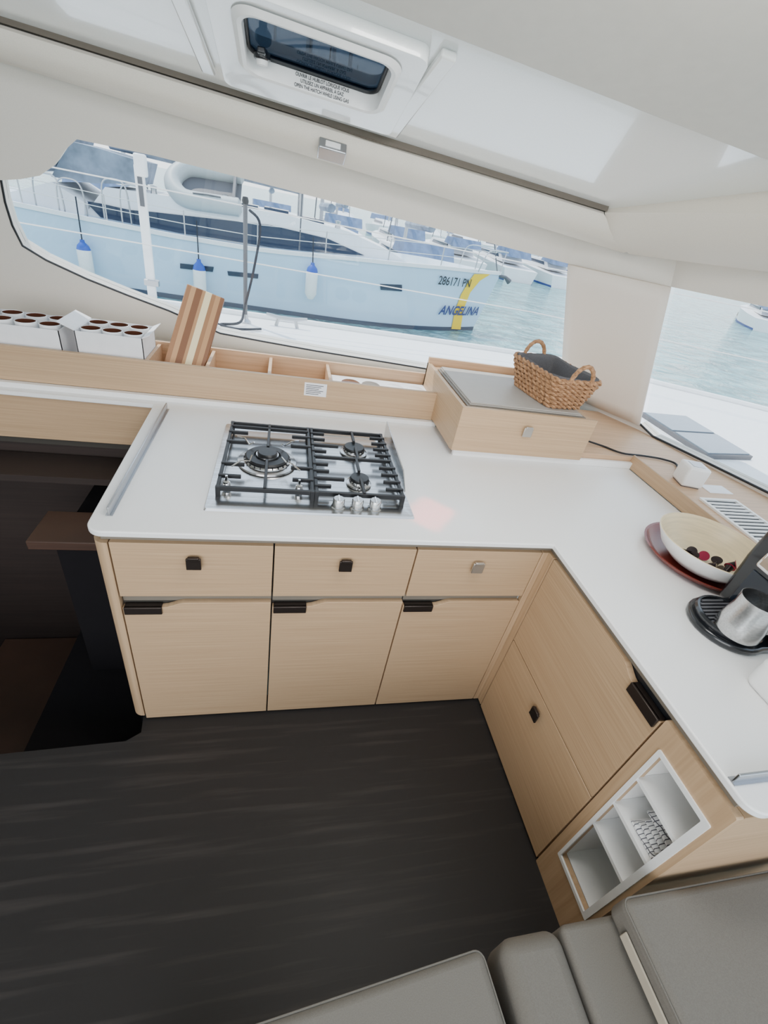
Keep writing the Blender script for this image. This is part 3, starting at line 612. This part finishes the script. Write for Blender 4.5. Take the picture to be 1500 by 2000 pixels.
# ---------------------------------------------------------------- NEIGHBOUR YACHT
def lerp(xs,ys,x):
    if x<=xs[0]: return ys[0]
    for i in range(1,len(xs)):
        if x<=xs[i]: return ys[i-1]+(ys[i]-ys[i-1])*(x-xs[i-1])/(xs[i]-xs[i-1])
    return ys[-1]
def sheer(X): return lerp([-13,-7,-3.5,-.7,2.1,5,7.44],[.32,.234,.12,.14,.34,.47,.50],X)
YC=17.0
def hw(X): 
    if X<1: return 2.0-.25*max(0,(-X-6)/7)**2
    return 2.0*(1-min(1,(X-1)/6.44)**2.2)
def hpt(X,f,side):
    z=SZ-.2+(sheer(X)-SZ+.2)*f; x=X*(1-.075*(1-f)) if X>0 else X
    return V((x,YC+side*(hw(X)*(.90+.10*f**.6)+.02),z))
ya=E('sailing_yacht',(0,17,SZ),'pale blue sailing yacht moored alongside with a yellow bow stripe and name','yacht')
Xs=[-13,-11,-9,-7,-5,-3,-1,0,1,2]+[2.5+.25*i for i in range(19)]+[7.2,7.44]; fs=[0,.1,.2,.35,.5,.65,.8,.9,1]
mb=MB(); mb.grid([[hpt(X,f,-1) for f in fs] for X in Xs]); mb.grid([[hpt(X,f,1) for f in fs] for X in Xs])
mb.grid([[hpt(X,1,-1),hpt(X,1,1)] for X in Xs]); mb.grid([[hpt(-13,f,-1),hpt(-13,f,1)] for f in fs]); mb.build('hull',HULL,ya,ang=50)
def hy(X,z):
    f=max(0,min(1,(z-SZ+.2)/(sheer(X)-SZ+.2))); Xo=X/(1-.075*(1-f)) if X>0 else X
    return YC-(hw(min(7.43,Xo))*(.90+.10*f**.6)+.02)
def onhull(pts,mat,name,d=.025):
    mb=MB(); vs=[mb.bm.verts.new((x,hy(x,z)-d,z)) for x,z in pts]; mb.bm.faces.new(vs); return mb.build(name,mat,ya,smooth=False)
mb=MB(); mb.grid([[V((x,hy(x,z)-.02,z)) for z in (SZ-.05,SZ+.04,SZ+.13)] for x in [i*.5-13 for i in range(40)]+[6.75,6.95]]); mb.build('boot_stripe',BOOT,ya)
mb=MB(); mb.grid([[hpt(X,1,-1)+V((0,-.03,-.05)),hpt(X,1,-1)+V((0,-.03,.05)),hpt(X,1,-1)+V((0,.08,.05))] for X in Xs]); mb.build('toe_rail',DECKW,ya)
def hx(px,py):
    y=15
    for _ in range(8):
        p=aY(px,py,y); y=hy(min(7.4,p.x),p.z)
    return p.x,p.z
for pxs in [((352,514),(418,521),(416,531),(352,524)),((444,529),(505,535),(504,544),(446,538)),((742,554),(785,556),(785,569),(743,566))]:
    onhull([hx(*p) for p in pxs],GREYW,'hull_window')
Lc=[(958,535),(937,548),(918,571),(905,604),(899,643)]; Rc=[(926,535),(914,551),(900,575),(888,607),(881,642)]
rows=[]
for (a,b) in zip(Lc,Rc):
    p=hx(*a); q_=hx(*b); row=[]
    for t in (0,.25,.5,.75,1): x=p[0]*(1-t)+q_[0]*t; z=p[1]*(1-t)+q_[1]*t; row.append(V((x,hy(x,z)-.03,z)))
    rows.append(row)
rr2=[]
for i in range(len(rows)-1):
    for t in (0,.33,.66): 
        row=[]
        for p,q_ in zip(rows[i],rows[i+1]): x=p.x*(1-t)+q_.x*t; z=p.z*(1-t)+q_.z*t; row.append(V((x,hy(x,z)-.03,z)))
        rr2.append(row)
rr2.append(rows[-1]); mb=MB(); mb.grid(rr2); mb.build('yellow_stripe',YEL,ya)
a=hx(853,548); b2=hx(921,553); mx=(a[0]+b2[0])/2; mz=(a[1]+b2[1])/2
text('286171 PN',.36,lambda x,y,z:V((mx+x,hy(mx+x,mz+y)-.07,mz+y)),'registration_number',INK,ya,sx=(b2[0]-a[0])/1.75,bold=.004)
a=hx(858,607); b2=hx(934,606); mx2=(a[0]+b2[0])/2; mz2=(a[1]+b2[1])/2
text('ANGELINA',.42,lambda x,y,z:V((mx2+x+y*.2,hy(mx2+x,mz2+y)-.08,mz2+y)),'boat_name',NAVY,ya,sx=(b2[0]-a[0])/2.05,bold=.012)
def slab(pix,Yn,Yf,name,mat,par=ya):
    P=[aY(a,b,Yn) for a,b in pix]; Q=[V((p.x,Yf,p.z)) for p in P]; return MB().prism(P,None,Q).build(name,mat,par,smooth=False)
slab([(165,420),(205,365),(420,396),(560,420),(680,452),(760,490),(800,516),(700,512),(510,492),(300,458)],15.9,18.1,'coachroof',DECKW)
slab([(230,408),(300,414),(530,440),(640,466),(712,499),(560,488),(400,462),(270,444)],15.87,15.89,'cabin_window',GREYW)
slab([(165,392),(200,398),(262,412),(262,440),(200,428)],15.86,15.88,'cockpit_window',GREYW)
slab([(100,345),(135,275),(200,292),(272,315),(262,360),(180,358)],15.9,18.0,'sprayhood',CANV)
slab([(0,330),(40,262),(110,262),(98,330)],15.6,18.3,'bimini_cover',CANV)
slab([(-60,395),(100,355),(165,395),(165,425),(20,398)],15.6,18.3,'cockpit_coaming',DECKW)
for px,py in [(480,402),(540,412),(610,430)]:
    p_=aY(px,py,16.3); bx(p_.x-.35,p_.x+.35,16.2,16.8,p_.z-.1,p_.z+.05).build('deck_hatch',GREYW,ya)
for px,py in [(300,375),(440,392),(660,442)]:
    p_=aY(px,py,15.95); MB().lathe([(.09,0),(.07,.08),(.09,.18),(0,.2)],(p_.x,16.0,p_.z-.05),12).build('winch',ALU,ya)
pm1=aY(585,430,17); MB().tube([(pm1.x,17,pm1.z-.2),(pm1.x,17,16)],.09,12).build('mast',ALU,ya)
MB().tube([(pm1.x,17,1.75),(pm1.x-5.2,17,1.9)],.16,10).build('boom_cover',CANV,ya)
mb=MB(); mb.tube([(7.3,17,.5),(pm1.x,17,15.5)],.02,6); mb.tube([(pm1.x,15.1,.3),(pm1.x,17,12)],.02,5); mb.tube([(-12,17,.6),(pm1.x,17,15.5)],.02,5); mb.build('rigging',INKG,ya)
for X in [-6.5,-4.6,-2.7,-.8,1.1,3.0,4.8,6.2]:
    z=sheer(X); y=YC-hw(X)+.08; MB().tube([(X,y,z),(X,y,z+.62)],.018,6).build('stanchion',ALU,ya)
mb=MB()
for dz_ in (.6,.32): mb.tube([(X,YC-hw(X)+.08,sheer(X)+dz_) for X in [-9,-6.5,-4.6,-2.7,-.8,1.1,3.0,4.8,6.2,7.0]],.010,5)
mb.build('guard_wires',ROPEW,ya)
mb=MB(); mb.tube(smoothpath([V((6.2,16.0,.5)),V((6.4,16.0,1.1)),V((7.1,16.7,1.15)),V((7.5,17,1.15)),V((7.1,17.3,1.15)),V((6.4,18,1.1)),V((6.2,18,.5))]),.022,8); mb.tube([(7.35,16.9,.5),(7.45,17,1.15)],.018,6); mb.build('pulpit',ALU,ya)
MB().tube([(7.2,17,.42),(7.65,17,.40),(7.85,17,.28)],[.05,.06,.10],8).build('anchor',INKG,ya)
mb=MB()
for px,py in [(75,420),(120,430),(205,430),(240,440)]:
    p_=aY(px,py,15.3); mb.tube(smoothpath([p_,p_+V((0.05,0,.8)),p_+V((.35,0,.95)),p_+V((.6,0,.8)),p_+V((.65,0,0))]),.02,6)
mb.build('pushpit',ALU,ya)
fl=['white fender with blue cap nearest the stern of the blue yacht','white fender with blue cap at the middle of the blue yacht','white fender with blue cap nearest the yacht bow stripe']
for i,(px,pt,pbt) in enumerate([(160,468,545),(388,506,590),(611,513,586)]):
    Yf=14.78; a=aY(px,pt,Yf); b2=aY(px+1,pbt,Yf); Lf=a.z-b2.z; r=E('fender',(a.x,Yf,b2.z),fl[i],'fender','fenders hung along the yacht hull')
    R_=.17
    MB().lathe([(0,0),(R_*.5,.02),(R_,.16),(R_,Lf*.72),(R_*.98,Lf*.76)],(a.x,Yf,b2.z),20).build('body',PLW,r)
    MB().lathe([(R_*.98,Lf*.76),(R_*.8,Lf*.86),(R_*.35,Lf*.94),(R_*.3,Lf),(0,Lf)],(a.x,Yf,b2.z),20).build('cap',BLUE,r)
    MB().tube([(a.x,Yf,b2.z+Lf*.98),(a.x-.03,Yf+.16,sheer(a.x)+.45)],.018,6).build('rope',ROPE,r)
dg=E('inflatable_dinghy',aY(395,375,16.6),'pale grey inflatable dinghy stowed on the yacht deck','dinghy')
def dP(u,v,w=0):
    o_=aY(338,386,15.85); ux=(aY(472,406,15.85)-o_); ux.y=0; return o_+ux*u+V((0,.75,.62)).normalized()*v*1.15+V((0,-.62,.75)).normalized()*w
sp_=smoothpath([dP(1.0,0),dP(.6,0),dP(.2,.02),dP(.03,.22),dP(-.03,.5),dP(.03,.78),dP(.2,.98),dP(.6,1),dP(1.0,1)])
MB().tube(sp_,[.23*(.45 if i in(0,len(sp_)-1) else 1) for i in range(len(sp_))],14).build('tube',RUB,dg)
MB().prism([dP(.97,.05,-.08),dP(.15,.05,-.08),dP(.02,.5,-.08),dP(.15,.95,-.08),dP(.97,.95,-.08)],(0,.02,-.06)).build('floor',INKG,dg,smooth=False)
MB().prism([dP(.86,.05,-.1),dP(.90,.05,-.1),dP(.90,.95,-.1),dP(.86,.95,-.1)],V((0,-.62,.75)).normalized()*.3).build('transom',INKG,dg,smooth=False)
for v in (0,1): 
    MB().tube([dP(.30,v,.235),dP(.50,v,.252),dP(.70,v,.235)],.02,6).build('grab_line',INKG,dg)
# ---------------------------------------------------------------- DISTANT BOATS
def small_boat(loc,rz,lab):
    r=E('moored_boat',(0,0,SZ),lab,'boat','moored boats across the harbour')
    L=[(-5,1.5),(-3,1.8),(0,1.9),(2.5,1.5),(4.2,.8),(5.2,.02)]
    mb=MB(); mb.grid([[V((x,-w*.8,SZ-.1)),V((x,-w,SZ+1.15+.05*x)),V((x,w,SZ+1.15+.05*x)),V((x,w*.8,SZ-.1))] for x,w in L])
    mb.prism([(-5,-1.2,SZ-.1),(-5,-1.5,SZ+.9),(-5,1.5,SZ+.9),(-5,1.2,SZ-.1)],(-.05,0,0)); mb.build('hull',DECKW,r)
    MB().prism([(-3,-1.1,SZ+1.1),(2.6,-.9,SZ+1.2),(1.6,-.8,SZ+1.75),(-2.4,-1,SZ+1.8)],(0,1.9,0)).build('cabin',DECKW,r,smooth=False)
    MB().prism([(-2.2,-1.08,SZ+1.38),(1.6,-.95,SZ+1.42),(1.2,-.9,SZ+1.62),(-2,-1.05,SZ+1.62)],(0,2.0,0)).build('cabin_window',GREYW,r,smooth=False)
    MB().prism([(-4.0,-1.2,SZ+1.6),(-3.5,-1.2,SZ+2.2),(-2.3,-1.1,SZ+2.15),(-1.9,-1.1,SZ+1.7)],(0,2.3,0)).build('sprayhood',CANB,r,smooth=False)
    MB().tube([(.8,0,SZ+1.7),(.8,0,SZ+14)],.09,8).build('mast',ALU,r); MB().tube([(.7,0,SZ+2.7),(-3.6,0,SZ+2.8)],.16,8).build('boom_cover',CANV,r)
    MB().tube([(5,0,SZ+1.4),(.8,0,SZ+13.5)],.035,5).build('forestay',INKG,r)
    MB().prism([(x,-w*.86,SZ) for x,w in L]+[(x,w*.86,SZ) for x,w in L[::-1]],(0,0,.14)).build('waterline',NAVY,r,smooth=False)
    r.location=loc; r.rotation_euler=(0,0,rz); return r
od=['first','second','third','fourth','fifth','sixth','seventh','eighth']
spots=[(-6+i*4.8,38+1.0*i,1.62,'white sailing boat, %s from left in the row behind the blue yacht'%od[i]) for i in range(7)]
spots+=[(-7+i*4.3,25.6,1.60,'white sailing boat close behind the blue yacht, %s from left'%od[i]) for i in range(4)]
spots+=[(6+i*5.6,62+1.5*i,-1.5,'white sailing boat, %s from left in the farthest harbour row'%od[i]) for i in range(7)]
spots+=[(42+i*5.6,37-i*4.4,.95,'white boat beyond the front window, %s from the corner pillar'%od[i]) for i in range(4)]
sb=None
for x,y,rz,lb_ in spots:
    if sb is None: sb=small_boat((x,y,SZ),rz,lb_)
    else: dup(sb,(x,y,SZ),rz,lb_)
for i,(a,b2,c2,d2,of,lab) in enumerate([(-10,37,26,44.6,7,'floating pontoon behind the blue yacht'),(42,38,68,17,6.5,'floating pontoon beyond the front window')]):
    p=V((a,b2,0)); q_=V((c2,d2,0)); d=(q_-p).normalized(); n=V((-d.y,d.x,0))
    T(MB().prism([p+n*of+V((0,0,SZ+.4)),q_+n*of+V((0,0,SZ+.4)),q_+n*(of+2)+V((0,0,SZ+.4)),p+n*(of+2)+V((0,0,SZ+.4))],(0,0,-.35)).build('pontoon',TEAK),lab,'pontoon')
# ---------------------------------------------------------------- LIGHT
w=bpy.data.worlds.new('w'); bpy.context.scene.world=w; w.use_nodes=True; nt=w.node_tree; bg=nt.nodes['Background']
tc=nt.nodes.new('ShaderNodeTexCoord'); sp=nt.nodes.new('ShaderNodeSeparateXYZ'); r=nt.nodes.new('ShaderNodeValToRGB')
r.color_ramp.elements[0].position=.0; r.color_ramp.elements[0].color=(.95,.97,1,1); r.color_ramp.elements[1].position=.8; r.color_ramp.elements[1].color=(.54,.71,.95,1)
nt.links.new(tc.outputs['Generated'],sp.inputs[0]); nt.links.new(sp.outputs[2],r.inputs[0]); nt.links.new(r.outputs[0],bg.inputs[0]); bg.inputs[1].default_value=2.75
def lamp(kind,name,loc,target,power,col,size=None,size2=None,spread=None):
    l=bpy.data.lights.new(name,kind); l.energy=power; l.color=col
    if kind=='AREA':
        l.shape='RECTANGLE'; l.size=size; l.size_y=size2 or size
        if spread: l.spread=spread
    o=bpy.data.objects.new(name,l); C.objects.link(o); o.location=loc; o.rotation_euler=(V(target)-V(loc)).to_track_quat('-Z','Y').to_euler(); return o
s=lamp('SUN','sun',(0,0,10),V((0,0,10))+V((.46,-.40,-1.11)),5,(1,.96,.9)); s.data.angle=.01
lamp('AREA','aft_door_light',(-.6,-1.5,1.5),(.3,1.6,.9),34,(1,.96,.91),2.2,1.4)  # added soft fill behind the camera, not a real fixture
lamp('AREA','ceiling_lamp',(.55,.75,2.22),(.6,1.35,.93),22,(1,.98,.95),.7,.5)  # added fill, out of view, to brighten the worktop
P0=V((.525,1.225,.93)); H0=cp(.06,1.64,0)
lamp('AREA','hatch_sun_glint',P0+(H0-P0)*1.4,P0,5,(1,.03,.02),.17,.12,math.radians(1.5))
# ---------------------------------------------------------------- CAMERA
cd=bpy.data.cameras.new('camera'); cam=bpy.data.objects.new('camera',cd); C.objects.link(cam)
cd.sensor_fit='HORIZONTAL'; cd.sensor_width=36; cd.lens=36*880/1500; cd.clip_start=.02; cd.clip_end=800
R_=Matrix((RT,-DN,-FW)).transposed().to_4x4(); R_.translation=CAM; cam.matrix_world=R_
bpy.context.scene.camera=cam
